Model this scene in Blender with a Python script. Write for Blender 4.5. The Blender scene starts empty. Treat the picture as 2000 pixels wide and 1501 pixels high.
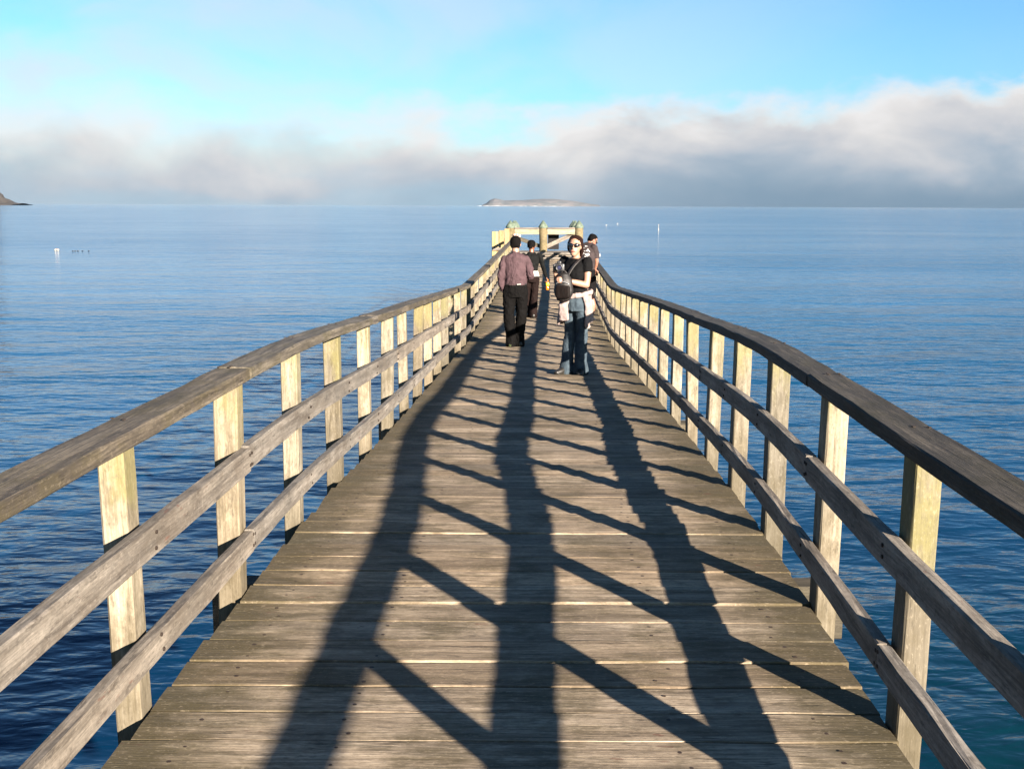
import bpy, math, random
import numpy as np
from mathutils import Vector, Matrix
random.seed(7)
R = math.radians
S = bpy.context.scene
COL = S.collection

# ------------------------------------------------------------------ camera
CAM_Z = 1.60
cd = bpy.data.cameras.new('camera'); cam = bpy.data.objects.new('camera', cd); COL.objects.link(cam)
cd.sensor_width = 36; cd.lens = 38.7; cd.clip_start = 0.05; cd.clip_end = 60000
PITCH = math.degrees(math.atan(349.5/2150))
cam.matrix_world = Matrix.Translation((0, 0, CAM_Z)) @ Matrix.Rotation(R(90-PITCH), 4, 'X') @ Matrix.Rotation(R(0.26), 4, 'Z')
S.camera = cam

# ------------------------------------------------------------------ sun, sky, exposure
SUN_AZ, SUN_EL = 32.0, 15.8          # shadows run this far left of the view direction
a, e = R(SUN_AZ), R(SUN_EL)
travel = Vector((-math.sin(a)*math.cos(e), math.cos(a)*math.cos(e), -math.sin(e)))
sd = bpy.data.lights.new('sun', 'SUN'); sd.energy = 5.0; sd.angle = R(0.53); sd.color = (1.0, 0.87, 0.73)
so = bpy.data.objects.new('sun', sd); COL.objects.link(so)
so.rotation_euler = travel.to_track_quat('-Z', 'Y').to_euler(); so.location = (20, -30, 25)
vs = S.view_settings; vs.view_transform = 'Standard'; vs.look = 'None'; vs.gamma = 1; vs.exposure = 2.8
S.cycles.max_bounces = 6; S.cycles.volume_bounces = 0; S.cycles.use_denoising = True; S.cycles.sample_clamp_indirect = 3.0

class NT:
    def __init__(s, nt): s.nt = nt; nt.nodes.clear()
    def n(s, t, **kw):
        nd = s.nt.nodes.new(t)
        for k, v in kw.items():
            if k.startswith('_'): setattr(nd, k[1:], v)
            else:
                k2 = int(k[1:]) if k[0] == 'i' and k[1:].isdigit() else k
                s.set(nd.inputs[k2], v)
        return nd
    def set(s, sock, v):
        if isinstance(v, bpy.types.NodeSocket): s.nt.links.new(v, sock)
        elif isinstance(v, bpy.types.Node): s.nt.links.new(v.outputs[0], sock)
        else: sock.default_value = v
    def m(s, op, a, b=0.0, c=0.0, clamp=False):
        nd = s.nt.nodes.new('ShaderNodeMath'); nd.operation = op; nd.use_clamp = clamp
        for i, v in enumerate((a, b, c)): s.set(nd.inputs[i], v)
        return nd.outputs[0]
    def vm(s, op, a, b):
        nd = s.nt.nodes.new('ShaderNodeVectorMath'); nd.operation = op
        s.set(nd.inputs[0], a); s.set(nd.inputs[1], b); return nd.outputs[0]
    def mix(s, f, a, b, mode='MIX'):
        nd = s.nt.nodes.new('ShaderNodeMix'); nd.data_type = 'RGBA'; nd.blend_type = mode
        s.set(nd.inputs[0], f)
        for i, v in ((6, a), (7, b)):
            if isinstance(v, tuple) and len(v) == 3: v = v+(1,)
            s.set(nd.inputs[i], v)
        return nd.outputs[2]
    def noise(s, vec, scale=1.0, detail=3, rough=0.55, dist=0.0):
        nd = s.nt.nodes.new('ShaderNodeTexNoise')
        s.set(nd.inputs['Vector'], vec); s.set(nd.inputs['Scale'], scale); s.set(nd.inputs['Detail'], detail)
        s.set(nd.inputs['Roughness'], rough); s.set(nd.inputs['Distortion'], dist)
        return nd.outputs[0]
    def ramp(s, f, stops, interp='LINEAR'):
        nd = s.nt.nodes.new('ShaderNodeValToRGB'); s.set(nd.inputs[0], f)
        cr = nd.color_ramp; cr.interpolation = interp
        while len(cr.elements) < len(stops): cr.elements.new(0.5)
        for el, (p, c) in zip(cr.elements, stops):
            el.position = p; el.color = (c, c, c, 1) if isinstance(c, (int, float)) else tuple(c)+(1,)
        return nd.outputs[0]
    def sstep(s, x, lo, hi):
        nd = s.nt.nodes.new('ShaderNodeMapRange'); nd.interpolation_type = 'SMOOTHSTEP'
        s.set(nd.inputs[0], x); s.set(nd.inputs[1], lo); s.set(nd.inputs[2], hi); nd.inputs[3].default_value = 0; nd.inputs[4].default_value = 1
        return nd.outputs[0]

W = bpy.data.worlds.new('World'); S.world = W; W.use_nodes = True
w = NT(W.node_tree)
sky = w.n('ShaderNodeTexSky', _sky_type='NISHITA', _sun_disc=False, _sun_elevation=e, _sun_rotation=math.pi-a, _air_density=1.0, _dust_density=0.6, _ozone_density=2.0)
SKY = 0.05
tc = w.n('ShaderNodeTexCoord').outputs['Generated']
sp = w.n('ShaderNodeSeparateXYZ', i0=tc)
yy = w.m('MAXIMUM', sp.outputs[1], 0.15)
az = w.m('DIVIDE', sp.outputs[0], yy)               # tan azimuth from the view direction
el = w.m('DIVIDE', sp.outputs[2], yy)
azn = w.m('ADD', w.m('MULTIPLY', az, 1.0), 0.5)
top = w.ramp(azn, [(0.0, .30), (0.035, .30), (0.13, .29), (0.22, .27), (0.30, .225), (0.36, .19), (0.42, .195), (0.5, .215), (0.58, .235), (0.68, .24), (0.8, .26), (0.9, .275), (1.0, .31)], 'EASE')
topE = w.m('MULTIPLY', top, 0.40)
cv = w.n('ShaderNodeCombineXYZ', i0=az, i1=w.m('MULTIPLY', el, 1.9), i2=0.37).outputs[0]
nb = w.noise(cv, 5.5, 10, 0.58, 0.25)
nb2 = w.noise(cv, 16.0, 8, 0.6, 0.2)
nn = w.m('ADD', w.m('MULTIPLY', w.m('SUBTRACT', nb, 0.5), 0.13), w.m('MULTIPLY', w.m('SUBTRACT', nb2, 0.5), 0.06))
d = w.m('SUBTRACT', w.m('ADD', topE, nn), el)       # >0 inside the bank
soft = w.ramp(azn, [(0.0, .10), (0.28, .085), (0.36, .05), (0.5, .03), (1.0, .022)])
bank = w.sstep(d, w.m('MULTIPLY', soft, -0.6), soft)
# ragged thinner gap of brighter air close above the horizon, on the left and centre
gapx = w.ramp(azn, [(0.0, .4), (0.12, .9), (0.3, 1.0), (0.46, .95), (0.56, .3), (0.66, 0.0)])
gn = w.noise(w.n('ShaderNodeCombineXYZ', i0=az, i1=w.m('MULTIPLY', el, 3.5), i2=1.7).outputs[0], 8, 5, 0.5)
gap = w.m('MULTIPLY', gapx, w.m('SUBTRACT', 1.0, w.sstep(w.m('SUBTRACT', el, w.m('MULTIPLY', w.m('SUBTRACT', gn, 0.46), 0.11)), -0.008, 0.030)), clamp=True)
# inside shading of the bank: warm white where the sun strikes the tops, blue grey in the undersides
ns = w.noise(w.n('ShaderNodeCombineXYZ', i0=az, i1=w.m('MULTIPLY', el, 1.7), i2=4.1).outputs[0], 8.0, 8, 0.55, 0.3)
h = w.m('DIVIDE', el, topE)
lit = w.m('ADD', w.m('ADD', w.m('MULTIPLY', h, 0.80), w.m('MULTIPLY', w.m('SUBTRACT', ns, 0.5), 1.6)), w.m('ADD', 0.10, w.m('MULTIPLY', w.m('SUBTRACT', 1.0, w.sstep(d, 0.0, 0.028)), 0.30)))
lit = w.m('ADD', lit, w.ramp(azn, [(0.0, .34), (0.3, .30), (0.45, .18), (0.7, .02), (1.0, .04)]))
ccol = w.ramp(lit, [(0.0, (.30, .40, .51)), (0.3, (.44, .50, .58)), (0.55, (.62, .62, .65)), (0.8, (.80, .765, .75)), (1.0, (.92, .88, .86))])
low = w.m('MULTIPLY', w.m('SUBTRACT', 1.0, w.sstep(w.m('ADD', el, w.m('MULTIPLY', w.m('SUBTRACT', ns, .5), .05)), 0.002, 0.045)), w.ramp(azn, [(0.5, 0.0), (0.62, .5), (0.75, .85), (1.0, .95)]))
ccol = w.mix(low, ccol, (.17, .27, .38))
ccol = w.mix(w.m('MULTIPLY', gap, .55), ccol, (.44, .64, .78))
# thin veil above the bank at the left
vn = w.noise(cv, 4.0, 6, 0.5, 0.4)
veil = w.m('MULTIPLY', w.m('MULTIPLY', w.sstep(vn, 0.36, 0.64), 0.9), w.ramp(azn, [(0.0, .9), (0.25, .9), (0.4, .6), (0.55, .35), (0.8, .1), (1.0, 0.0)]))
veil = w.m('MULTIPLY', veil, w.m('SUBTRACT', 1.0, w.sstep(el, 0.16, 0.3)))
vcol = (.66, .74, .86)
fwd = w.sstep(sp.outputs[1], 0.1, 0.35)
up = w.m('SUBTRACT', 1.0, w.sstep(el, 0.0, 0.0) ) if False else None
K = 1/(2**vs.exposure)
skyc = w.mix(1.0, sky.outputs[0], (0.275, 0.450, 0.600), 'MULTIPLY')
bgS = w.n('ShaderNodeBackground', Color=skyc, Strength=SKY)
cm = w.mix(w.m('MULTIPLY', veil, w.m('SUBTRACT', 1.0, bank)), ccol, vcol)
fac = w.m('MULTIPLY', fwd, w.m('MAXIMUM', w.m('MULTIPLY', bank, 0.97), veil))
bgC = w.n('ShaderNodeBackground', Color=cm, Strength=K*1.0)
mx = w.n('ShaderNodeMixShader', i0=fac, i1=bgS, i2=bgC)
w.n('ShaderNodeOutputWorld', Surface=mx)

# ------------------------------------------------------------------ object helpers
def tag(o, label=None, cat=None, group=None, kind=None):
    if label: o['label'] = label
    if cat: o['category'] = cat
    if group: o['group'] = group
    if kind: o['kind'] = kind
    return o
def empty(name, loc=(0, 0, 0), rz=0.0):
    o = bpy.data.objects.new(name, None); COL.objects.link(o); o.location = loc; o.rotation_euler = (0, 0, rz)
    o.empty_display_size = 0.2
    return o
class MB:
    def __init__(s): s.v = []; s.f = []; s.g = []; s.r = []; s.e = []
    def add(s, verts, faces, grain=None, rnd=0.5, edge=None):
        b = len(s.v); s.v += [tuple(p) for p in verts]
        s.f += [tuple(b+i for i in f) for f in faces]
        s.g += [tuple(p) for p in (grain if grain is not None else verts)]
        s.r += [rnd]*len(verts)
        s.e += list(edge) if edge is not None else [0.0]*len(verts)
    def build(s, name, mat, parent=None, smooth=False, off=(0, 0, 0)):
        me = bpy.data.meshes.new(name)
        vv = [(p[0]-off[0], p[1]-off[1], p[2]-off[2]) for p in s.v]
        me.from_pydata(vv, [], s.f)
        at = me.attributes.new('grain', 'FLOAT_VECTOR', 'POINT'); at.data.foreach_set('vector', np.array(s.g, dtype=np.float32).ravel())
        at = me.attributes.new('rnd', 'FLOAT', 'POINT'); at.data.foreach_set('value', np.array(s.r, dtype=np.float32))
        at = me.attributes.new('edge', 'FLOAT', 'POINT'); at.data.foreach_set('value', np.array(s.e, dtype=np.float32))
        me.materials.append(mat)
        if smooth: me.polygons.foreach_set('use_smooth', [True]*len(me.polygons))
        me.update()
        o = bpy.data.objects.new(name, me); COL.objects.link(o); o.parent = parent
        return o
    # sweep a chamfered rectangle along pts; lat/up give the frame
    def sweep(s, pts, wd, th, up=Vector((0, 0, 1)), ch=0.004, jit=0.0, rnd=None, edgef=None, lat=None, cup=0.0):
        pts = [Vector(p) for p in pts]; n = len(pts)
        rnd = random.random() if rnd is None else rnd
        go = Vector((random.uniform(0, 50), random.uniform(0, 50), random.uniform(0, 50)))
        a, b = wd/2, th/2
        prof = [(-a+ch, b), (0, b+cup), (a-ch, b), (a, b-ch), (a, -b+ch), (a-ch, -b), (-a+ch, -b), (-a, -b+ch), (-a, b-ch)]
        V = []; G = []; E_ = []; L = 0
        for i, p in enumerate(pts):
            t = (pts[min(i+1, n-1)]-pts[max(i-1, 0)]).normalized()
            la = lat.copy() if lat is not None else t.cross(up).normalized()
            u = la.cross(t).normalized()
            if i: L += (p-pts[i-1]).length
            for (x, y) in prof:
                jx = random.gauss(0, jit) if jit else 0; jy = random.gauss(0, jit) if jit else 0
                V.append(p+la*(x+jx)+u*(y+jy)); G.append((go.x+L, go.y+x, go.z+y))
                E_.append(edgef(p) if edgef else 0.0)
        m = len(prof); F = []
        for i in range(n-1):
            for j in range(m):
                k = (j+1) % m
                F.append((i*m+j, i*m+k, (i+1)*m+k, (i+1)*m+j))
        F.append(tuple(range(m))[::-1]); F.append(tuple((n-1)*m+j for j in range(m)))
        s.add(V, F, G, rnd, E_)
    # loft of elliptical rings: (center, u-vector, v-vector)
    def rings(s, rg, n=16, cap=True, rnd=0.5):
        V = []; F = []
        for c, u, v in rg:
            for k in range(n):
                t = 2*math.pi*k/n
                V.append(Vector(c)+Vector(u)*math.cos(t)+Vector(v)*math.sin(t))
        m = len(rg)
        for i in range(m-1):
            for k in range(n):
                F.append((i*n+k, i*n+(k+1) % n, (i+1)*n+(k+1) % n, (i+1)*n+k))
        if cap:
            F.append(tuple(range(n))[::-1]); F.append(tuple((m-1)*n+k for k in range(n)))
        s.add(V, F, None, rnd)
    def limb(s, pts, rad, n=12, sub=4, flat=None, ref=(0, 1, 0), roundcap=True, endcap=True):
        """tapered tube through pts with radii rad; flat=(ratio) squeezes along ref"""
        P = [Vector(p) for p in pts]; Rr = [(r, r) if not isinstance(r, tuple) else r for r in rad]
        Q = []; q = []
        for i in range(len(P)-1):
            p0 = P[max(i-1, 0)]; p1 = P[i]; p2 = P[i+1]; p3 = P[min(i+2, len(P)-1)]
            for k in range(sub):
                t = k/sub
                Q.append(0.5*((2*p1)+(p2-p0)*t+(2*p0-5*p1+4*p2-p3)*t*t+(3*p1-p0-3*p2+p3)*t**3))
                tt = t*t*(3-2*t)
                q.append((Rr[i][0]*(1-tt)+Rr[i+1][0]*tt, Rr[i][1]*(1-tt)+Rr[i+1][1]*tt))
        Q.append(P[-1]); q.append(Rr[-1])
        rg = []; ref = Vector(ref)
        for i, p in enumerate(Q):
            t = (Q[min(i+1, len(Q)-1)]-Q[max(i-1, 0)]).normalized()
            u = t.cross(ref)
            if u.length < 0.05: u = t.cross(Vector((1, 0, 0)))
            u.normalize(); v = u.cross(t).normalized()
            rg.append((p, u*q[i][0], v*q[i][1], t))
        out = []
        if roundcap:
            p, u, v, t = rg[0]; r = min(u.length, v.length)
            out += [(p-t*r*.92, u*.35, v*.35), (p-t*r*.6, u*.8, v*.8)]
        out += [(p, u, v) for p, u, v, t in rg]
        if roundcap and endcap:
            p, u, v, t = rg[-1]; r = min(u.length, v.length)
            out += [(p+t*r*.6, u*.8, v*.8), (p+t*r*.92, u*.35, v*.35)]
        s.rings(out, n)
    def box(s, c, sz, rz=0.0, rnd=None):
        c = Vector(c); M = Matrix.Rotation(rz, 3, 'Z'); x, y, z = [q/2 for q in sz]
        V = [c+M @ Vector((sx*x, sy*y, sz_*z)) for sx in (-1, 1) for sy in (-1, 1) for sz_ in (-1, 1)]
        F = [(0, 1, 3, 2), (4, 6, 7, 5), (0, 4, 5, 1), (2, 3, 7, 6), (0, 2, 6, 4), (1, 5, 7, 3)]
        s.add(V, F, None, random.random() if rnd is None else rnd)

# ------------------------------------------------------------------ materials
def newmat(name):
    m = bpy.data.materials.new(name); m.use_nodes = True
    t = NT(m.node_tree); return m, t
def finish(t, col, rough=0.8, bump=None, bstr=0.5, bdist=0.003, spec=0.3, **kw):
    p = t.n('ShaderNodeBsdfPrincipled')
    if isinstance(col, tuple): col = col+(1,)
    t.set(p.inputs['Base Color'], col); t.set(p.inputs['Roughness'], rough); t.set(p.inputs['Specular IOR Level'], spec)
    for k, v in kw.items(): t.set(p.inputs[k.replace('_', ' ')], v)
    if bump is not None:
        b = t.n('ShaderNodeBump', Strength=bstr, Distance=bdist, Height=bump)
        t.set(p.inputs['Normal'], b.outputs[0])
    t.n('ShaderNodeOutputMaterial', Surface=p)
    return p
def wood(name, dark, mid, light, stain=(.06, .065, .03), stain_amt=0.5, stain_scale=1.6, edge_amt=0.0, red=0.0, var=0.35, knots=True, bstr=0.6, patch=0.0, endgreen=0.0, foot=0.0):
    m, t = newmat(name)
    g = t.n('ShaderNodeAttribute', _attribute_name='grain').outputs['Vector']
    rn = t.n('ShaderNodeAttribute', _attribute_name='rnd').outputs['Fac']
    ed = t.n('ShaderNodeAttribute', _attribute_name='edge').outputs['Fac']
    warp = t.n('ShaderNodeTexNoise', Vector=t.vm('MULTIPLY', g, (1.3, 6, 6)), Scale=1.0, Detail=2.0)
    gw = t.vm('ADD', g, t.vm('MULTIPLY', t.vm('SUBTRACT', warp.outputs[1], (.5, .5, .5)), (0.0, 0.03, 0.03)))
    fine = t.noise(t.vm('MULTIPLY', gw, (6.0, 150, 150)), 1.0, 4, 0.7)
    mid_n = t.noise(t.vm('MULTIPLY', gw, (1.1, 26, 26)), 1.0, 4, 0.6)
    blot = t.noise(t.vm('MULTIPLY', g, (2.2, 5, 5)), 1.0, 5, 0.65)
    crack = t.noise(t.vm('MULTIPLY', gw, (1.6, 70, 70)), 1.0, 2, 0.5)
    f = t.m('ADD', t.m('MULTIPLY', fine, 0.45), t.m('MULTIPLY', mid_n, 0.55))
    col = t.ramp(f, [(0.37, dark), (0.49, mid), (0.62, light)])
    vr = t.m('ADD', t.m('MULTIPLY', t.m('SUBTRACT', rn, 0.5), var*2), 1.0)
    col = t.mix(1.0, col, t.n('ShaderNodeCombineXYZ', i0=vr, i1=vr, i2=vr).outputs[0], 'MULTIPLY')
    col = t.mix(t.m('MULTIPLY', t.sstep(blot, 0.45, 0.62), 0.55), col, tuple(x*0.5 for x in mid))
    mot = t.noise(t.vm('MULTIPLY', g, (9, 38, 38)), 1.0, 4, 0.7)
    col = t.mix(t.m('MULTIPLY', t.sstep(mot, 0.55, 0.68), 0.6), col, tuple(x*0.35 for x in dark))
    pos = t.n('ShaderNodeNewGeometry').outputs['Position']
    sn = t.noise(pos, stain_scale, 6, 0.7, 0.2)
    sn2 = t.noise(t.vm('MULTIPLY', g, (5, 18, 18)), 1.0, 5, 0.7)
    sn = t.m('ADD', t.m('MULTIPLY', sn, 0.55), t.m('MULTIPLY', sn2, 0.45))
    sf = t.m('MULTIPLY', t.sstep(sn, 0.45, 0.62), stain_amt)
    if edge_amt:
        ef = t.sstep(t.m('ADD', ed, t.m('MULTIPLY', t.m('SUBTRACT', sn, 0.5), 1.3)), 0.55, 0.98)
        sf = t.m('MAXIMUM', sf, t.m('MULTIPLY', ef, edge_amt))
    col = t.mix(sf, col, stain)
    if endgreen:       # algae under the handrail / near the top of a post (edge attr = closeness to the top)
        gf = t.m('MULTIPLY', t.sstep(t.m('ADD', ed, t.m('MULTIPLY', t.m('SUBTRACT', blot, 0.5), 1.6)), 0.7, 1.0), endgreen)
        col = t.mix(gf, col, (.115, .108, .036))
    if red:
        rd = t.noise(t.vm('MULTIPLY', g, (7, 22, 22)), 1.0, 4, 0.6)
        rd2 = t.noise(pos, 0.9, 2)
        rf = t.m('MULTIPLY', t.m('MULTIPLY', t.sstep(rd, 0.64, 0.69), t.sstep(rd2, 0.5, 0.6)), red)
        col = t.mix(rf, col, (.06, .018, .011))
    spk = t.noise(t.vm('MULTIPLY', g, (45, 90, 90)), 1.0, 3, 0.7)
    col = t.mix(t.m('MULTIPLY', t.sstep(spk, 0.5, 0.7), 0.45), col, tuple(x*0.45 for x in mid))
    col = t.mix(t.m('MULTIPLY', t.m('SUBTRACT', 1.0, t.sstep(spk, 0.3, 0.45)), 0.2), col, tuple(min(1, x*1.5) for x in light))
    hue = t.n('ShaderNodeSeparateXYZ', i0=g).outputs[2]
    hs = t.m('FRACT', t.m('MULTIPLY', rn, 7.31))
    col = t.mix(t.m('MULTIPLY', hs, 0.45), col, t.mix(1.0, col, (1.12, .97, .78), 'MULTIPLY'))
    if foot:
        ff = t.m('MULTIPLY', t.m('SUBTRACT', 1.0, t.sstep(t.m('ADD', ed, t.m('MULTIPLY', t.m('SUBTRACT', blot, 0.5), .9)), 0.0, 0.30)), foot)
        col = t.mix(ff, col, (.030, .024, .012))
    cr = t.m('MULTIPLY', t.m('SUBTRACT', 1.0, t.sstep(crack, 0.22, 0.31)), 0.75)
    col = t.mix(cr, col, (.02, .017, .012))
    if knots:
        vo = t.n('ShaderNodeTexVoronoi', Vector=t.vm('MULTIPLY', g, (1.7, 9, 9)), Scale=1.0, _feature='F1')
        kf = t.m('SUBTRACT', 1.0, t.sstep(vo.outputs['Distance'], 0.05, 0.22))
        sel = t.m('GREATER_THAN', t.n('ShaderNodeSeparateColor', i0=vo.outputs['Color']).outputs[0], 0.55)
        col = t.mix(t.m('MULTIPLY', t.m('MULTIPLY', kf, sel), 0.6), col, tuple(x*0.35 for x in mid))
    col = t.mix(t.m('LESS_THAN', rn, 0.0), col, (.014, .009, .006))
    bh = t.m('SUBTRACT', t.m('ADD', t.m('MULTIPLY', fine, 0.6), t.m('MULTIPLY', mid_n, 0.5)), t.m('MULTIPLY', cr, 1.0))
    finish(t, col, 0.82, bh, bstr, 0.004, 0.25)
    return m
M = {}
M['deck'] = wood('weathered_decking', (0.0636, 0.0481, 0.0318), (0.1591, 0.1273, 0.0919), (0.2546, 0.2121, 0.1570), stain=(0.0354, 0.0283, 0.0113), stain_amt=0.72, edge_amt=0.92, red=0.6, var=0.34, stain_scale=2.3, bstr=1.0)
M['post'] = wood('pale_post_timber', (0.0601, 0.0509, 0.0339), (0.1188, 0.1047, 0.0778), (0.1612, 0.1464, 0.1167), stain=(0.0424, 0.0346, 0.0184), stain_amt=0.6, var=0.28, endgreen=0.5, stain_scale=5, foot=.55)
M['rail'] = wood('grey_rail_timber', (0.0424, 0.0375, 0.0332), (0.1061, 0.0962, 0.0834), (0.1697, 0.1541, 0.1344), stain=(0.0389, 0.0297, 0.0212), stain_amt=0.5, red=0.6, var=0.16)
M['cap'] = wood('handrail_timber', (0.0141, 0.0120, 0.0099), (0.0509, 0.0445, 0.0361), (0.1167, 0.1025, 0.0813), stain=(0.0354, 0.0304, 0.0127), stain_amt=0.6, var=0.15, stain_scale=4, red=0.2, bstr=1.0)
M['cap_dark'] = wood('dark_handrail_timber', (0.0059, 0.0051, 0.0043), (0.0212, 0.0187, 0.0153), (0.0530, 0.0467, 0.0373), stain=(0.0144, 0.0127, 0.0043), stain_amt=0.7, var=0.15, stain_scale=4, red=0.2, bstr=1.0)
M['beam'] = wood('dark_beam_timber', (0.0177, 0.0159, 0.0124), (0.0424, 0.0371, 0.0265), (0.0707, 0.0619, 0.0460), stain=(0.0177, 0.0177, 0.0071))  # darker timber tone for bearers, stringers, risers and one brace
M['pile'] = wood('round_pile_timber', (0.0424, 0.0336, 0.0177), (0.0955, 0.0778, 0.0424), (0.1344, 0.1131, 0.0672), stain=(0.0354, 0.0354, 0.0124), stain_amt=0.5)
M['board'] = wood('yellow_board_timber', (0.0778, 0.0566, 0.0247), (0.1556, 0.1237, 0.0636), (0.1945, 0.1626, 0.0955), stain=(0.0884, 0.0636, 0.0283), stain_amt=0.3)
M['pale'] = wood('pale_beam_timber', (0.0990, 0.0778, 0.0495), (0.1768, 0.1485, 0.1061), (0.2121, 0.1909, 0.1485), stain=(0.1061, 0.0707, 0.0424), stain_amt=0.3)

def flat(name, col, rough=0.8, nscale=30, amt=0.15, bstr=0.3, bdist=0.004, spec=0.3, **kw):
    m, t = newmat(name)
    tc = t.n('ShaderNodeTexCoord').outputs['Object']
    n = t.noise(tc, nscale, 4, 0.6)
    c = t.mix(t.m('MULTIPLY', n, 1.0), tuple(x*(1-amt) for x in col), tuple(min(1, x*(1+amt)) for x in col))
    finish(t, c, rough, n, bstr, bdist, spec, **kw)
    return m

# ------------------------------------------------------------------ the pier's line
HW = 1.165
PX = [(-6, -.28), (0, -.09), (2.97, 0), (5.57, .10), (8.19, .193), (11.77, .285), (15.57, .375), (18.5, .465), (23.7, .65), (44, 1.33), (60, 1.86)]
PZ = [(-6, 0), (4.9, 0), (5.6, -.012), (6.47, -.052), (7.05, -.085), (8.19, -.143), (9.98, -.225), (11.77, -.315), (13.54, -.405), (15.57, -.505), (17.2, -.592), (17.9, -.612), (23.7, -.60), (44, -.53), (60, -.53)]
def cx(y): return float(np.interp(y, [p[0] for p in PX], [p[1] for p in PX]))
def cz(y): return float(np.interp(y, [p[0] for p in PZ], [p[1] for p in PZ]))
WATER = -2.9
Y0, Y1 = -3.0, 44.0

# ------------------------------------------------------------------ water
m, t = newmat('sea_water')
pos = t.n('ShaderNodeNewGeometry').outputs['Position']
sp_ = t.n('ShaderNodeSeparateXYZ', i0=pos)
rot = t.n('ShaderNodeVectorRotate', Vector=pos, _rotation_type='Z_AXIS', Angle=R(-4)).outputs[0]
A = t.noise(t.vm('MULTIPLY', rot, (2.0, 4.1, 1)), 1.0, 3, 0.5, 0.35)
B = t.noise(t.vm('MULTIPLY', rot, (0.60, 1.3, 1)), 1.0, 3, 0.5, 0.3)
C = t.noise(t.vm('MULTIPLY', rot, (0.15, 0.36, 1)), 1.0, 3, 0.5)
rot2 = t.n('ShaderNodeVectorRotate', Vector=pos, _rotation_type='Z_AXIS', Angle=R(17)).outputs[0]
D = t.noise(t.vm('MULTIPLY', rot2, (0.9, 2.1, 1)), 1.0, 2, 0.5, 0.2)
patch = t.noise(t.vm('MULTIPLY', pos, (0.012, 0.035, 1)), 1.0, 4, 0.6, 0.5)
amp = t.m('ADD', t.m('MULTIPLY', t.sstep(patch, 0.35, 0.65), 0.75), 0.55)
hgt = t.m('ADD', t.m('ADD', t.m('MULTIPLY', A, 0.050), t.m('MULTIPLY', B, 0.14)), t.m('ADD', t.m('MULTIPLY', C, 0.34), t.m('MULTIPLY', D, 0.06)))
hgt = t.m('MULTIPLY', hgt, amp)
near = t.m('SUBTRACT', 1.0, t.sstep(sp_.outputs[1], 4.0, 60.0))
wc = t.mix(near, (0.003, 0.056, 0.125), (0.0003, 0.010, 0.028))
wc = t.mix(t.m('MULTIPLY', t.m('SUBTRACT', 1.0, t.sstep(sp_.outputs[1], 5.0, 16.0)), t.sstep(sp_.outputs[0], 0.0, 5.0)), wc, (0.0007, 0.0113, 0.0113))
p = t.n('ShaderNodeBsdfPrincipled')
t.set(p.inputs['Base Color'], wc); p.inputs['Roughness'].default_value = 0.07; p.inputs['IOR'].default_value = 1.33
b = t.n('ShaderNodeBump', Strength=1.0, Distance=1.0, Height=hgt); t.set(p.inputs['Normal'], b.outputs[0])
t.n('ShaderNodeOutputMaterial', Surface=p)
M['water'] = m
mb = MB()
xs = [-9000, -2000, -300, -60, 0, 60, 300, 2000, 9000]; ys = [-300, -60, 0, 60, 300, 1000, 3000, 9500]
V = [(x, y, WATER) for y in ys for x in xs]
F = [(j*len(xs)+i, j*len(xs)+i+1, (j+1)*len(xs)+i+1, (j+1)*len(xs)+i) for j in range(len(ys)-1) for i in range(len(xs)-1)]
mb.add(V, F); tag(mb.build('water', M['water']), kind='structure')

# ------------------------------------------------------------------ pier deck
pier = empty('pier', (0, 0, 0))
tag(pier, 'long weathered plank walkway over the water, dipping down and running straight out', 'pier')
mb = MB(); nails = MB(); y = Y0; PP = 0.197; k = 0
while y < Y1-0.05:
    wdt = random.uniform(0.183, 0.192); dz = random.uniform(-0.004, 0.004) if random.random() < .82 else random.uniform(.003, .007)
    yc = y+PP/2; c = cx(yc); z = cz(yc)-0.0225+dz
    l = c-HW+random.gauss(0, .004); r = c+HW+random.gauss(0, .004); sk = random.gauss(0, .003)
    n = 9 if yc < 12 else 4
    pts = [(l+(r-l)*i/(n-1), yc+sk*(i/(n-1)-.5), z+random.gauss(0, .0006)) for i in range(n)]
    mb.sweep(pts, wdt, 0.045, ch=0.003, jit=0.0012 if yc < 14 else 0, edgef=lambda q, c=c: abs(q.x-c)/HW)
    if yc < 20:
        for xo in (-.98, -.52, .50, .97):
            for q in (-.045, .045):
                X = c+xo+random.gauss(0, .012); Yn = yc+q+random.gauss(0, .008); rr = random.uniform(.0055, .009)
                nails.add([(X+rr*math.cos(a_), Yn+rr*math.sin(a_), z+.0236) for a_ in [i*math.pi/3 for i in range(6)]], [tuple(range(6))])
    y += PP; k += 1
mb.build('decking', M['deck'], pier)
M['nail'] = flat('rusty_nail', (0.0212, 0.0127, 0.0085), 0.7)
nails.build('nail_heads', M['nail'], pier)
# stringers, bearers, support piles
for sx in (-.95, 0, .95):
    mb = MB(); ysamp = [Y0+.1]+[p[0] for p in PZ if Y0 < p[0] < Y1]+[Y1-.1]
    mb.sweep([(cx(q)+sx, q, cz(q)-.045-.125) for q in ysamp], .09, .24)
    mb.build('stringer', M['beam'], pier)
y = -0.1
while y < 43.5:
    mb = MB(); z = cz(y)-.30
    mb.sweep([(cx(y)-HW-.33, y, z), (cx(y)+HW+.33, y, z)], .14, .26, ch=.008)
    mb.build('bearer', M['beam'], pier)
    for sx in (-.9, .9):
        mb = MB(); mb.rings([((cx(y)+sx, y+.24, zz), (.14, 0, 0), (0, .14, 0)) for zz in (WATER-1.5, z+.1)], 14)
        mb.build('support_pile', M['beam'], pier, smooth=False)
    y += 5.15

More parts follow.
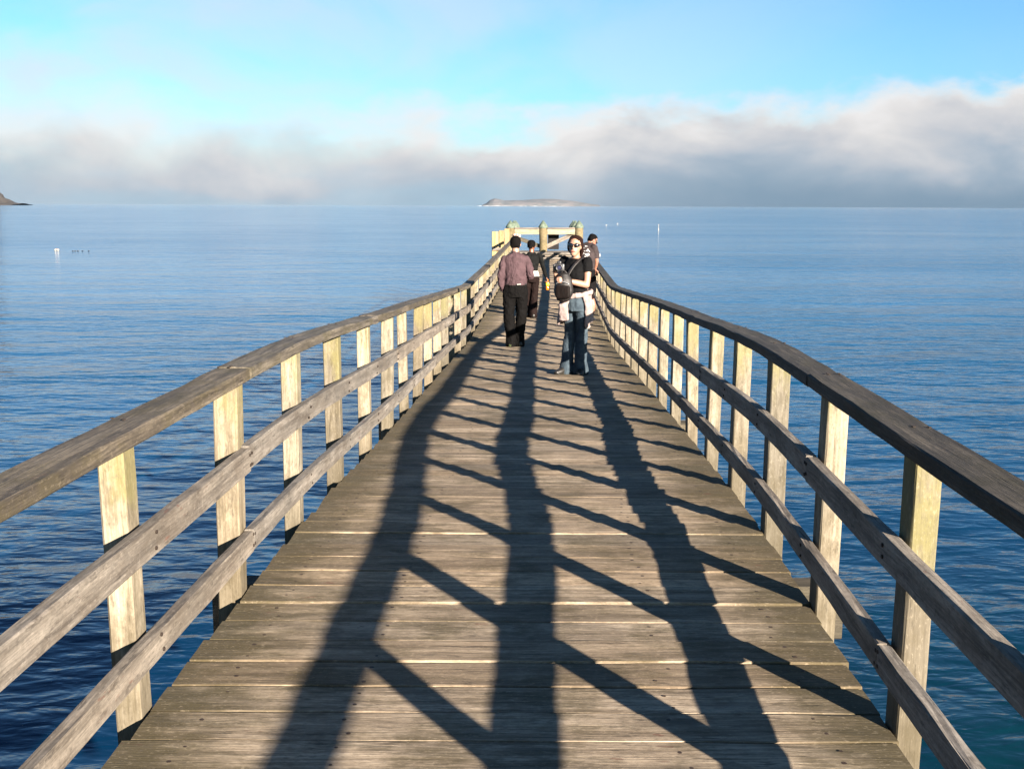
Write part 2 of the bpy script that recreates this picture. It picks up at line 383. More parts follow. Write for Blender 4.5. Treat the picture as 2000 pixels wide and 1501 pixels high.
# ------------------------------------------------------------------ railings
PH, RT = 0.900, 0.05
def railing(side, y_first, step, label):
    root = empty('railing', (0, 0, 0)); tag(root, label, 'railing', 'timber railings of the pier')
    ys = []; yq = y_first-6*step
    while yq < Y1-.1:
        if yq > Y0+.1: ys.append(yq)
        yq += step
    for i, yq in enumerate(ys):
        mb = MB(); z = cz(yq); c = cx(yq)+side*(HW+.052); lean = random.gauss(0, .012); wd_ = random.uniform(.078, .096)
        zz = [z-.42, z-.1, z+.2, z+.5, z+.75, z+PH]
        def ef(q, z=z): return (q.z-z)/PH
        mb.sweep([(c+lean*(q-z), yq+random.gauss(0, .002), q) for q in zz], wd_, .105, lat=Vector((1, 0, 0)), ch=.005, jit=.0008, edgef=ef)
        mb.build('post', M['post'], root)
    # horizontals: boards spanning several posts, butted at posts
    for nm, zo, xi, wd_, th, mt in (('handrail', PH+RT/2, .045, .138, RT, 'cap'), ('middle_rail', .570, -.022, .042, .100, 'rail'), ('lower_rail', .228, -.022, .042, .088, 'rail')):
        i = 0; first = True
        while i < len(ys)-1:
            j = min(len(ys)-1, i+(random.choice([3, 4]) if not first else random.choice([2, 3]))); first = False
            ya = ys[i] if i else Y0+.05; yb = ys[j] if j < len(ys)-1 else Y1-.05
            pts = []; nseg = max(2, int((yb-ya)/(.2 if ya < 14 else .26)))
            dzj = random.gauss(0, .003); dxj = random.gauss(0, .002)
            for q in range(nseg+1):
                yy_ = ya+.002+(yb-ya-.004)*q/nseg
                # bend between posts follows a straight board more than the deck
                zc_ = (cz(yy_-.4)+cz(yy_)+cz(yy_+.4))/3
                xc_ = cx(yy_)+side*(HW+.052-.05+xi if nm == 'handrail' else HW+.052-.05-.024)
                if nm == 'handrail': xc_ = cx(yy_)+side*(HW+.016)
                pts.append((xc_+dxj, yy_, zc_+zo+dzj))
            mb = MB(); mb.sweep(pts, wd_, th, ch=.005 if nm == 'handrail' else .004, jit=(.0014 if nm == 'handrail' else .0011) if ya < 14 else .0006)
            for yq in ys[i:j+1]:
                for do in (-.022, .022):
                    if yq > 20: continue
                    yb_ = min(max(yq+random.gauss(0, .012), ya+.012), yb-.012); rr = .0065
                    if nm == 'handrail':
                        px_ = cx(yb_)+side*(HW+.05)+do; zt = cz(yb_)+PH+RT+.001
                        ring = [(px_+rr*math.cos(k_*math.pi/3), yb_+rr*math.sin(k_*math.pi/3)) for k_ in range(6)]
                        V_ = [(a_, b_, zt) for a_, b_ in ring]+[(a_, b_, zt+.003) for a_, b_ in ring]
                    else:
                        xf = cx(yb_)+side*(HW-.0425); zq = cz(yb_)+zo+do+random.gauss(0, .003)
                        ring = [(yb_+rr*math.cos(k_*math.pi/3), zq+rr*math.sin(k_*math.pi/3)) for k_ in range(6)]
                        V_ = [(xf, a_, b_) for a_, b_ in ring]+[(xf-side*.005, a_, b_) for a_, b_ in ring]
                    mb.add(V_, [tuple(range(6)), tuple(range(6, 12))[::-1]]+[(k_, (k_+1) % 6, 6+(k_+1) % 6, 6+k_) for k_ in range(6)], None, -1.0)
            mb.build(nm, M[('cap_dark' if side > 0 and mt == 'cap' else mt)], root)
            i = j
    return root
railing(-1, 3.31, 1.09, 'grey timber railing with pale sunlit posts along the left edge of the pier')
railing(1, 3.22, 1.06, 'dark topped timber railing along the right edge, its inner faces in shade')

# ------------------------------------------------------------------ platform at the far end
PLZ = CAM_Z-1.88
cE = cx(45)
st = empty('steps', (cE, 44.3, cz(44))); tag(st, 'low timber steps with pale edges up to the platform at the pier end', 'steps')
hh = PLZ-cz(44)
for i in range(3):
    mb = MB(); zt = hh*(i+1)/3
    mb.sweep([(-1.1, .04+i*.30, zt-.03), (1.15, .04+i*.30, zt-.03)], .33, .06, ch=.006); mb.build('tread', M['rail'], st)
    mb = MB(); mb.box((0.02, -.10+i*.30+.01, zt-.06-.5), (2.2, .02, 1.0)); mb.build('riser', M['beam'], st)
pf = empty('platform', (cE, 46, PLZ)); tag(pf, 'small timber platform behind the steps under the capped piles', 'platform')
mb = MB()
for i in range(9): mb.sweep([(-2.15, -.86+i*.2, -.025), (1.7, -.86+i*.2, -.025)], .19, .045)
mb.build('decking', M['rail'], pf)
mb = MB(); mb.sweep([(-2.1, -.8, -.20), (1.65, -.8, -.20)], .1, .24); mb.build('edge_beam', M['beam'], pf)
mb = MB(); mb.sweep([(-2.1, .75, -.20), (1.65, .75, -.20)], .1, .24); mb.build('edge_beam', M['beam'], pf)

def capmat():
    m, t = newmat('green_copper_cap'); tc = t.n('ShaderNodeTexCoord').outputs['Object']
    n = t.noise(tc, 9, 4, .6)
    finish(t, t.ramp(n, [(0.3, (.024, .034, .024)), (0.5, (.060, .080, .058)), (0.7, (.105, .120, .090))]), 0.6, n, .3, .01)
    return m
M['cap_green'] = capmat()
def pile(x, y, top, label, r=.165, group='round piles with green conical caps at the pier end'):
    o = empty('timber_pile', (x, y, WATER)); tag(o, label, 'pile', group)
    mb = MB(); H = top-WATER; rg = []
    for zz in np.linspace(-1.5, H, 9):
        q = r*random.uniform(.97, 1.03); rg.append(((random.gauss(0, .006), random.gauss(0, .006), zz), (q, 0, 0), (0, q, 0)))
    mb.rings(rg, 18); mb.build('shaft', M['pile'], o, smooth=True)
    # stone-set grain for round timber
    mb = MB(); R2 = r+.03
    mb.rings([((0, 0, H-.02), (R2, 0, 0), (0, R2, 0)), ((0, 0, H+.03), (R2*1.02, 0, 0), (0, R2*1.02, 0)), ((0, 0, H+.15), (R2*.62, 0, 0), (0, R2*.62, 0)), ((0, 0, H+.25), (R2*.2, 0, 0), (0, R2*.2, 0)), ((0, 0, H+.29), (.008, 0, 0), (0, .008, 0))], 18)
    mb.build('conical_cap', M['cap_green'], o, smooth=False)
    return o
def at(px, y, Y):          # a point of the photograph at depth Y
    th = R(PITCH); v = y-750.5; u = px-1000; rr = R(0.26); u, v = u*math.cos(rr)+v*math.sin(rr), -u*math.sin(rr)+v*math.cos(rr)
    fy = 2150*math.cos(th)-v*math.sin(th); s_ = Y/fy
    return Vector((u*s_, Y, CAM_Z-s_*(2150*math.sin(th)+v*math.cos(th))))
for px, Y, lab in ((997, 46, 'capped timber pile beside the yellow boards, left of the open end'), (1061, 46, 'capped timber pile standing alone in the middle of the open end'), (1131, 46, 'capped timber pile with banded top behind the man in the grey tee')):
    q = at(px, 444, Y); pile(q.x, Y, q.z, lab)
for px, yy_, Y, lab in ((1003.5, 443.5, 48.4, 'capped pile just behind the left end pile, nearer of the pair'), (1007, 443, 50.2, 'capped pile behind the left end pile, farther of the pair'),
                        (1124, 443.5, 48.2, 'capped pile just behind the right end pile, nearer of the pair'), (1120, 443, 50.2, 'capped pile behind the right end pile, farther of the pair')):
    q = at(px, yy_, Y); pile(q.x, Y, q.z, lab)
# beam between the piles, braces
er = empty('end_railing', (cE, 46.0, PLZ)); tag(er, 'pale heavy beam between the capped piles with dark diagonal braces beneath', 'railing')
def seg(name, a_, b_, wd_, th, mat, parent):
    o3 = parent.location; mb = MB(); mb.sweep([Vector(a_)-o3, Vector(b_)-o3], wd_, th); return mb.build(name, M[mat], parent)
for (x0, x1) in ((997, 1061), (1061, 1131)):
    p0, p1 = at(x0, 452.5, 46.0), at(x1, 452.5, 46.0); p0.x += .17; p1.x -= .17
    seg('beam', p0, p1, .12, .22, 'pale', er)
    p0, p1 = p0+Vector((-.0, 0, .145)), p1+Vector((0, 0, .145)); seg('top_plank', p0, p1, .24, .05, 'cap' if 0 else 'rail', er)
seg('brace', at(1009, 464, 46.12), at(1058, 482, 46.12), .07, .16, 'beam', er)
seg('brace', at(1064, 483, 46.14), at(1116, 459, 46.14), .07, .17, 'rail', er)
# board screen on the left
bs = empty('board_screen', at(980, 500, 44.9)); tag(bs, 'tall screen of wide yellow boards where the left railing ends', 'screen')
bx = [(960.5, 974, 452, 44.5), (974.3, 984.5, 450, 44.75), (984.8, 995, 446.5, 45.1)]
for x0, x1, yt, Y in bx:
    p0 = at(x0, yt, Y); p1 = at(x1, yt, Y); c = (p0+p1)/2-bs.location; wdt = (p1-p0).length
    mb = MB(); mb.sweep([(c.x, c.y, -1.3), (c.x, c.y, -.3), (c.x, c.y, c.z)], wdt-.004, .06, lat=Vector((1, .25, 0)).normalized(), ch=.006, jit=.002)
    mb.build('board', M['board'], bs)
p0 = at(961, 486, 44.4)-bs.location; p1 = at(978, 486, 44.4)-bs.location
mb = MB(); mb.sweep([p0+Vector((0, -.02, 0)), p1+Vector((0, .02, .0))], .05, .10); mb.build('shadow_strip', M['rail'], bs)  # added strip standing in for the shadow line across the boards
# dark notice panel
M['panel'] = flat('dark_panel_paint', (0.0099, 0.0092, 0.0092), .8, 6, .4, spec=.1)
M['black'] = flat('black_plastic', (0.0085, 0.0085, 0.0092), .4, 40, .2, spec=.5)
npn = empty('hanging_panel', at(1081, 458, 46.5)); tag(npn, 'dark rectangular panel hanging under the beam right of the middle pile', 'panel')
mb = MB(); mb.sweep([(0, 0, -.62), (0, 0, 0)], .46, .035, lat=Vector((1, 0, 0)), ch=.01); mb.build('board', M['panel'], npn)
mb = MB(); mb.limb([(-.05, -.03, 0), (0, -.03, .07), (.05, -.03, 0)], [.018, .018, .018], 8); mb.build('hanger', M['black'], npn, smooth=True)
# striped bundle on the left pile
def stripes(name, cols, scale, axis=0):
    m, t = newmat(name); tc = t.n('ShaderNodeTexCoord').outputs['Object']
    s_ = t.n('ShaderNodeSeparateXYZ', i0=tc).outputs[axis]
    f = t.m('FRACT', t.m('MULTIPLY', s_, scale))
    finish(t, t.ramp(f, [(i/len(cols), c) for i, c in enumerate(cols)], 'CONSTANT'), .8); return m
M['rope'] = stripes('striped_rope', [(0.1768, 0.0849, 0.0707), (0.4596, 0.4243, 0.3889), (0.0212, 0.0212, 0.0283), (0.3182, 0.1980, 0.1697)], 9)
rb = MB(); bc = at(1009, 462, 45.8)
for i in range(5):
    rb.limb([(-.16+i*.02, .0+i*.015, .03*math.sin(i)+.06), (-.06, -.03, .10-.05*i), (.07, -.02, .08-.045*i), (.17-i*.015, .01, .05-.02*i)], [.022]*4, 8)
o = rb.build('rope_bundle', M['rope'], smooth=True); o.location = bc
tag(o, 'small bundle of striped rope hung under the beam by the left pile', 'rope')

# ------------------------------------------------------------------ things on the water
M['float'] = flat('white_float', (.17, .165, .15), .5, 5, .1)
M['orange'] = flat('orange_float', (0.4243, 0.1414, 0.0424), .5, 5, .1)
def wpt(px, py):           # a point on the water seen at px,py
    Y = 60.0
    for _ in range(40):
        q = at(px, py, Y); Y *= (CAM_Z-WATER)/(CAM_Z-q.z)
    return at(px, py, Y)
q = wpt(111, 489.5)
bo = empty('mooring_float', q); bo.scale = (.75,)*3; tag(bo, 'pair of joined white floats lying on the water at left', 'float')
for dx in (-.16, .17):
    mb = MB(); mb.limb([(dx, -.05, .10), (dx+.02, .06, .12)], [.15, .13], 14); mb.build('float_ball', M['float'], bo, smooth=True)
mb = MB(); mb.limb([(-.1, 0, .18), (.12, 0, .2)], [.03, .03], 8); mb.build('tie', M['orange'], bo, smooth=True)
for i, px in enumerate((142, 147, 152, 161, 173)):
    q = wpt(px, 490.5); mb = MB(); mb.limb([(-.05, 0, .0), (.05, 0, .03)], [.045, .045], 8)
    o = mb.build('line_float', M['black'], smooth=True); o.location = q
    tag(o, 'tiny dark float in the short line right of the white floats', 'float', 'dark line floats at left')
q = wpt(1286, 450)
mk = empty('marker_buoy', q); tag(mk, 'slim white marker buoy upright on the water right of the people', 'buoy')
mb = MB(); mb.rings([((0, 0, z_), (r_, 0, 0), (0, r_, 0)) for z_, r_ in ((-.3, .08), (.1, .10), (.3, .09), (.42, .045), (.95, .04), (.97, .09), (1.08, .09), (1.12, .03))], 12)
mb.build('float_body', M['float'], mk, smooth=False)
for px, py, lab in ((1184, 441, 'small white gull resting on the water, nearer the pier end'), (1206, 437.5, 'small white gull with raised neck on the water, farther right of the pier end')):
    q = wpt(px, py); mb = MB()
    mb.limb([(-.22, 0, .12), (-.05, 0, .13), (.12, 0, .13), (.16, 0, .26), (.2, 0, .32)], [.03, .10, .09, .05, .05], 10)
    mb.limb([(.2, 0, .32), (.30, 0, .30)], [.03, .01], 8)
    o = mb.build('gull', M['float'], smooth=True); o.location = q; o.rotation_euler = (0, 0, R(40)); o.scale = (.9,)*3
    tag(o, lab, 'bird', 'gulls on the water')
q = at(965, 602, 21.7)

# ------------------------------------------------------------------ far land
def land(name, prof, Y, depth, col1, col2, seed=0, rough=.05):
    rng = random.Random(seed)
    m, t = newmat(name+'_rock'); pos = t.n('ShaderNodeNewGeometry').outputs['Position']
    n = t.noise(pos, 0.03, 6, .65); n2 = t.noise(t.vm('MULTIPLY', pos, (1, 1, 3)), .012, 5, .6)
    finish(t, t.mix(t.sstep(n2, .42, .58), col1, col2), .95, n, .8, 12.0)
    mb = MB(); nx = 160; ny = 26; V = []; F = []
    from mathutils import noise as mn
    xs_ = [p[0] for p in prof]; zs_ = [p[1] for p in prof]
    for i in range(nx+1):
        px = xs_[0]+(xs_[-1]-xs_[0])*(i/nx)**1.3; ytop = float(np.interp(px, xs_, zs_))
        base = at(px, 402, Y); topz = at(px, ytop, Y).z
        for j in range(ny+1):
            s_ = j/ny; yy_ = Y+(s_-.5)*depth
            q = mn.fractal(Vector((base.x*3.2/depth, yy_*3.2/depth, seed)), .9, 2.1, 5)
            f_ = math.sin(s_*math.pi)**.7
            hz = max(topz-WATER, 0)*f_*(1+rough*q*2.2)
            V.append((base.x, yy_, WATER-2+(hz+2 if f_ > 0.01 else 0)))
    for i in range(nx):
        for j in range(ny):
            a_ = i*(ny+1)+j; F.append((a_, a_+ny+1, a_+ny+2, a_+1))
    mb.add(V, F); o = mb.build(name, m, smooth=True); tag(o, kind='structure'); return o
land('headland', [(-260, 318), (-120, 325), (-60, 332), (-25, 340), (-20, 342), (-9, 352), (-7, 368), (-2, 377), (5, 385), (11, 389), (15, 394.5), (28, 396.4), (44, 397.4)], 2400, 110, (.018, .016, .015), (.030, .026, .023), seed=1, rough=.25)
land('hills', [(944, 399.5), (950, 397), (958, 390), (966, 387.5), (975, 388.5), (984, 391), (1000, 391), (1030, 390), (1060, 388), (1080, 388), (1110, 391), (1140, 396), (1165, 399.6)], 7800, 700, (.110, .104, .104), (.075, .080, .082), seed=2)
M['surf'] = flat('white_surf', (0.2475, 0.2546, 0.2687), .9, .1, .1)
mb = MB(); rng = random.Random(5)
for i in range(30):
    px = rng.uniform(935, 1110); q = at(px, 401, 5600+rng.uniform(-300, 100)); L_ = rng.uniform(5, 22); hz = rng.uniform(.4, 1.6)
    mb.rings([((q.x+s_*L_, q.y, WATER+hz*.3), (0, 3*(1-abs(s_))+.3, 0), (0, 0, hz*(1-abs(s_))+.2)) for s_ in (-1, -.5, 0, .5, 1)], 8)
tag(mb.build('surf', M['surf']), 'line of white surf breaking at the foot of the far low point', 'surf', kind='stuff')

# ------------------------------------------------------------------ people
def cloth(name, col, scale=9, bdist=.02, rough=.85, col2=None, spec=.15, bstr=.6):
    spec = min(spec, .08) if max(col) < .03 and spec < .3 else spec
    m, t = newmat(name); tc = t.n('ShaderNodeTexCoord').outputs['Object']
    g = t.vm('MULTIPLY', tc, (1.0, 1.0, 0.45))
    n = t.noise(g, scale, 3, .5, 1.2); wv = t.noise(tc, 160, 2, .5)
    n3 = t.noise(tc, 14, 4, .6)
    c2 = col2 or tuple(x*.72 for x in col)
    c = t.mix(t.sstep(n3, .35, .65), col, c2)
    hgt = t.m('ADD', n, t.m('MULTIPLY', wv, .03))
    finish(t, c, rough, hgt, bstr, bdist, spec, Sheen_Weight=.0); return m
M['skin_pale'] = flat('pale_skin', (.185, .105, .072), .5, 25, .07, .1, .003, .4, Subsurface_Weight=.1)
M['skin_tan'] = flat('tanned_skin', (0.1578, 0.0745, 0.0482), .5, 25, .08, .1, .003, .4, Subsurface_Weight=.1)
M['skin_brown'] = flat('brown_skin', (0.0964, 0.0373, 0.0197), .5, 25, .08, .1, .003, .4)
def hairmat(name, col):
    m, t = newmat(name); tc = t.n('ShaderNodeTexCoord').outputs['Object']
    n = t.noise(t.vm('MULTIPLY', tc, (120, 120, 14)), 1, 3, .6)
    finish(t, t.mix(n, tuple(x*.5 for x in col), tuple(x*1.6 for x in col)), .85, n, .7, .006, .06); return m
M['hair'] = hairmat('black_hair', (0.0018, 0.0014, 0.0014)); M['hair_brown'] = hairmat('dark_brown_hair', (0.0085, 0.0035, 0.0025))
M['shirt'] = cloth('mauve_shirt_cloth', (0.0410, 0.0240, 0.0276), 7, .07); M['trouser'] = cloth('black_trouser_cloth', (0.0013, 0.0011, 0.0011), 7, .06)
M['blackj'] = cloth('black_jacket_cloth', (0.0032, 0.0035, 0.0035)); M['white'] = cloth('white_cloth', (0.2411, 0.2324, 0.2192)); M['brownt'] = cloth('dark_brown_trouser_cloth', (0.0064, 0.0032, 0.0028), 8, .03)
M['tee'] = cloth('black_tee_cloth', (0.0026, 0.0026, 0.0030)); M['greytee'] = cloth('grey_brown_tee_cloth', (0.0255, 0.0197, 0.0202)); M['short'] = cloth('black_shorts_cloth', (0.0026, 0.0022, 0.0026))
M['jean'] = cloth('blue_denim', (.030, .043, .054), 8, .04, col2=(.017, .026, .035)); M['pinkj'] = cloth('pale_pink_jacket_cloth', (0.1841, 0.1447, 0.1359), 9, .03)
M['shoe'] = flat('dark_shoe_leather', (0.0085, 0.0078, 0.0064), .45, 30, .3, spec=.5); M['shoe_green'] = flat('olive_shoe_suede', (0.0212, 0.0283, 0.0085), .8)
M['lens'] = flat('dark_sunglass_lens', (0.0028, 0.0028, 0.0035), .08, 5, .1, spec=.8); M['print'] = flat('white_shirt_print', (0.4243, 0.4243, 0.4101), .8)
M['lips'] = flat('lip_skin', (0.2475, 0.0566, 0.0495), .5); M['silver'] = flat('silver_metal', (0.4243, 0.4243, 0.4243), .3, Metallic=.8)

def remesh(o, vox, sm=3, fac=.5):
    r = o.modifiers.new('merge', 'REMESH'); r.mode = 'VOXEL'; r.voxel_size = vox; r.use_smooth_shade = True
    if sm: s_ = o.modifiers.new('soft', 'SMOOTH'); s_.factor = fac; s_.iterations = sm
    return o
def ellip(mb, c, r, Mx=None, n=14, m=8):
    Mx = Mx or Matrix.Identity(3); c = Vector(c); rg = []
    for i in range(m+1):
        t = math.pi*(i+.15)/(m+.3); q = math.sin(t)
        rg.append((c+Mx @ Vector((0, 0, -r[2]*math.cos(t))), Mx @ Vector((r[0]*q, 0, 0)), Mx @ Vector((0, r[1]*q, 0))))
    mb.rings(rg, n)
def spline(tab, n=5):
    """densify a table of rows"""
    out = []; T = [np.array(r, float) for r in tab]
    for i in range(len(T)-1):
        p0, p1, p2, p3 = T[max(i-1, 0)], T[i], T[i+1], T[min(i+2, len(T)-1)]
        for k in range(n):
            t = k/n; out.append(.5*((2*p1)+(p2-p0)*t+(2*p0-5*p1+4*p2-p3)*t*t+(3*p1-p0-3*p2+p3)*t**3))
    out.append(T[-1]); return out
HEAD = [(-.118, -.070, -.020, .020), (-.105, -.084, .005, .036), (-.075, -.089, .045, .052), (-.035, -.086, .075, .064), (.0, -.083, .090, .071), (.035, -.086, .096, .075), (.07, -.078, .092, .070), (.095, -.052, .072, .052), (.110, -.020, .040, .028), (.115, .004, .014, .006)]
def head(mb, c, yaw, pitch, k=1.0, roll=0):
    Mx = Matrix.Rotation(R(yaw), 3, 'Z') @ Matrix.Rotation(R(pitch), 3, 'X') @ Matrix.Rotation(R(roll), 3, 'Y'); c = Vector(c)
    tr = lambda p: c+Mx @ (Vector(p)*k)
    rg = []
    for z, f, b, w_ in spline(HEAD, 3):
        rg.append((tr((0, (f+b)/2, z)), Mx @ Vector((w_*k, 0, 0)), Mx @ Vector((0, (b-f)/2*k, 0))))
    mb.rings(rg, 20)
    mb.limb([tr((0, -.084, .022)), tr((0, -.098, -.005)), tr((0, -.106, -.026))], [.007*k, .009*k, .013*k], 8)
    mb.limb([tr((-.045, -.078, .032)), tr((0, -.088, .030)), tr((.045, -.078, .032))], [.009*k]*3, 8)
    mb.limb([tr((-.020, -.084, -.062)), tr((0, -.092, -.060)), tr((.020, -.084, -.062))], [.006*k, .008*k, .006*k], 8)
    for s_ in (-1, 1):
        ellip(mb, tr((s_*.077, .012, -.005)), (.010*k, .020*k, .032*k), Mx)
    return tr, Mx
def hand(mb, wr, d, nrm, side=1, curl=35, k=1.0, thumb=1):
    wr = Vector(wr); d = Vector(d).normalized(); nrm = Vector(nrm); nrm = (nrm-d*nrm.dot(d)).normalized(); la = d.cross(nrm)*side
    mb.limb([wr-d*.02, wr+d*.03*k, wr+d*.088*k], [(.026*k, .018*k), (.036*k, .015*k), (.039*k, .012*k)], 12, ref=nrm)
    for o_, L, c_ in ((.030, .070, 1.0), (.010, .080, .9), (-.011, .074, 1.05), (-.030, .058, 1.2)):
        p = wr+d*.080*k+la*o_*k; pts = [p]; ang = 0
        for q, f_ in enumerate((.45, .32, .25)):
            ang += R(curl*c_*(.7 if q == 0 else 1)); p = p+(d*math.cos(ang)+nrm*math.sin(ang))*L*k*f_*1.05; pts.append(p)
        mb.limb(pts, [.0092*k, .0088*k, .0080*k, .0065*k], 8, sub=3, ref=la)
    p = wr+d*.018*k+la*.028*k; q1 = p+(la*.75+d*.65+nrm*.3).normalized()*.040*k; q2 = q1+(la*.15+d*.85+nrm*.55).normalized()*.030*k*thumb
    mb.limb([p, q1, q2], [.013*k, .011*k, .008*k], 8, sub=3, ref=nrm)
def V3(p): return Vector(p)
def torso(mb, tab, yaw, inf=0.0, n=24):
    """tab rows: z, cx, cy, rx(side), ry(front-back)"""
    Mx = Matrix.Rotation(R(yaw), 3, 'Z'); rg = []
    for z, x, y, rx, ry in spline(tab, 4):
        rg.append(((x, y, z), Mx @ Vector((rx+inf, 0, 0)), Mx @ Vector((0, ry+inf, 0))))
    mb.rings(rg, n)
def shoe(mb, an, yaw, L=.25):
    an = Vector(an); d = Vector((math.sin(R(yaw)), -math.cos(R(yaw)), 0)); z = Vector((0, 0, 1)); b = Vector((an.x, an.y, 0))
    mb.limb([b-d*.055+z*.045, b+d*.03+z*.05, b+d*.11+z*.038, b+d*(L-.065)+z*.028], [(.036, .045), (.040, .05), (.045, .036), (.036, .026)], 12, ref=(0, 0, 1))
    mb.limb([b-d*.05+z*.012, b+d*.06+z*.012, b+d*(L-.07)+z*.012], [(.036, .012), (.042, .012), (.038, .012)], 12, ref=(0, 0, 1))
FT = bpy.data.textures.new('folds', 'CLOUDS'); FT.noise_scale = .075; FT.noise_depth = 2
CLOTH = ('shirt', 'trousers', 'jeans', 'tee_shirt', 'jacket', 'shorts', 'jacket_sleeves', 'shirt_hem', 'tied_jacket')
def part(mb, name, mat, root, vox=.009, sm=3):
    o = remesh(mb.build(name, M[mat], root, smooth=True), vox, sm)
    if name in CLOTH:
        d_ = o.modifiers.new('folds', 'DISPLACE'); d_.texture = FT; d_.strength = .022 if name in ('jeans', 'tee_shirt', 'shorts') else .030; d_.mid_level = .5
    return o

def person(px, py, Y, label, rz=0.0):
    q = at(px, py, Y); z = cz(Y); o = empty('person', (q.x, Y, z+.001)); tag(o, label, 'person', None); return o

# --- man in the mauve shirt, walking away
Yq = 17.15; o = person(1006, 672, Yq, 'man in mauve shirt and black trousers walking away with left hand in pocket')
LS, RS = (-.168, .0, 1.365), (.168, .0, 1.365)
LE, RE = (-.222, -.05, 1.12), (.232, -.06, 1.12); LW, RW = (-.205, .0, .90), (.18, .17, 1.06)
tt = [(.82, 0, 0, .15, .115), (.92, 0, 0, .165, .125), (1.02, 0, 0, .150, .115), (1.15, 0, .0, .158, .12), (1.28, 0, .01, .178, .125), (1.38, 0, .0, .175, .105), (1.43, 0, .0, .12, .075), (1.46, 0, .0, .065, .06)]
mb = MB(); torso(mb, tt, 180, -.012)
mb.limb([(0, .0, 1.42), (0, .005, 1.50), (0, .01, 1.56)], [.062, .056, .056], 14)
tr, Mx = head(mb, (.0, .02, 1.595), 176, 6, 1.0)
for S_, E_, W_ in ((LS, LE, LW), (RS, RE, RW)): mb.limb([S_, E_, W_], [.045, .038, .026], 12)
hand(mb, LW, (.35, .15, -.9), (1, 0, 0), 1, 25); hand(mb, RW, (-.5, .8, .1), (0, 0, 1), 1, 40)
LA, RA = (-.068, -.05, .08), (.068, .06, .08)
for s_, A_ in ((-1, LA), (1, RA)): mb.limb([(s_*.09, 0, .86), (s_*.09, .0, .48), A_], [.08, .055, .04], 12)
part(mb, 'body', 'skin_pale', o, .0055, 2)
mb = MB(); tsh = [(.965, 0, 0, .168, .130), (1.0, 0, 0, .176, .138), (1.06, 0, 0, .185, .145), (1.18, 0, .0, .188, .140), (1.29, 0, .01, .198, .138), (1.37, 0, .0, .196, .116), (1.425, 0, 0, .148, .085), (1.455, 0, 0, .070, .066), (1.485, 0, .003, .064, .062)]
torso(mb, tsh, 180); mb.limb([LS, ((LS[0]+LE[0])/2-.004, -.03, 1.25), LE, ((LE[0]+LW[0])/2-.008, -.03, 1.02), LW], [.062, .062, .058, .053, .042], 14)
mb.limb([RS, (.208, -.035, 1.25), RE, (.218, .06, 1.085), RW], [.062, .062, .058, .053, .042], 14); part(mb, 'shirt', 'shirt', o, .008, 3)
mb = MB(); torso(mb, [(.78, 0, 0, .165, .125), (.86, 0, 0, .185, .140), (.93, 0, 0, .180, .135), (1.0, 0, 0, .166, .124)], 180)
mb.limb([(-.092, -.005, .88), (-.10, -.01, .50), (LA[0], LA[1], .20), (LA[0], LA[1], .045)], [.108, .088, .080, .083], 16)
mb.limb([(.092, .005, .88), (.098, .02, .50), (RA[0], RA[1], .20), (RA[0], RA[1], .045)], [.108, .088, .080, .083], 16); part(mb, 'trousers', 'trouser', o, .009, 3)
mb = MB(); shoe(mb, LA, 175, .27); part(mb, 'shoe', 'shoe_green', o, .006, 2)
mb = MB(); shoe(mb, RA, 195, .27); part(mb, 'shoe', 'shoe', o, .006, 2)
def haircap(tr, Mx, k, lo_back=-.06, grow=.010, mat='hair', root=None, front=-.055, extra=None):
    mb = MB(); rg = []
    for z, f, b, w_ in spline(HEAD, 3):
        if z < lo_back: continue
        ff = front if z < .055 else max(front-(z-.055)*1.2, f-.008)
        ff = max(ff, f-.006) if z > .055 else ff
        if z < 0.0: ff = .022
        rg.append((tr((0, (ff+b+grow)/2, z+(grow*.9 if z > .06 else 0))), Mx @ Vector(((w_+grow*.8)*k, 0, 0)), Mx @ Vector((0, (b+grow-ff)/2*k, 0))))
    mb.rings(rg, 20)
    if extra: extra(mb)
    return part(mb, 'hair', mat, root, .006, 2)
haircap(tr, Mx, 1.0, -.07, .013, 'hair', o)
mb = MB(); mb.rings([((0, 0, z_), (.172*c_, 0, 0), (0, .130*c_, 0)) for z_, c_ in ((.965, 1.0), (.967, 1.02), (.995, 1.02), (.997, 1.0))], 28); mb.build('belt', M['shoe'], o, smooth=True)
mb = MB(); mb.limb([(.030, -.158, .985), (.078, -.154, .990)], [(.010, .012)]*2, 10, ref=(0, 1, 0)); part(mb, 'label_patch', 'white', o, .004, 1)

# --- woman in black jacket, walking away with a bottle
Yq = 21.9; o = person(1037, 616, Yq, 'woman in black jacket and brown trousers walking away holding a bottle')
LS, RS = (-.155, 0, 1.235), (.155, 0, 1.235); LE, RE = (-.20, .02, 1.0), (.235, -.02, 1.005); LW, RW = (-.21, .10, .80), (.30, .0, .80)
mb = MB(); tt = [(.74, 0, 0, .14, .11), (.84, 0, 0, .15, .115), (.95, 0, 0, .115, .09), (1.08, 0, 0, .135, .105), (1.2, 0, 0, .14, .095), (1.26, 0, 0, .09, .06), (1.29, 0, 0, .05, .05)]
torso(mb, tt, 180, -.01); mb.limb([(0, 0, 1.26), (0, .01, 1.36)], [.05, .048], 12); tr, Mx = head(mb, (.002, .02, 1.41), 168, 4, .95)
for S_, E_, W_ in ((LS, LE, LW), (RS, RE, RW)): mb.limb([S_, E_, W_], [.038, .032, .023], 12)
hand(mb, LW, (0, .3, -.9), (1, 0, 0), 1, 30, .92); hand(mb, RW, (.25, .1, -.95), (-.8, -.1, -.1), 1, 62, .95)
A1, A2 = (-.07, .10, .07), (.045, -.06, .07)
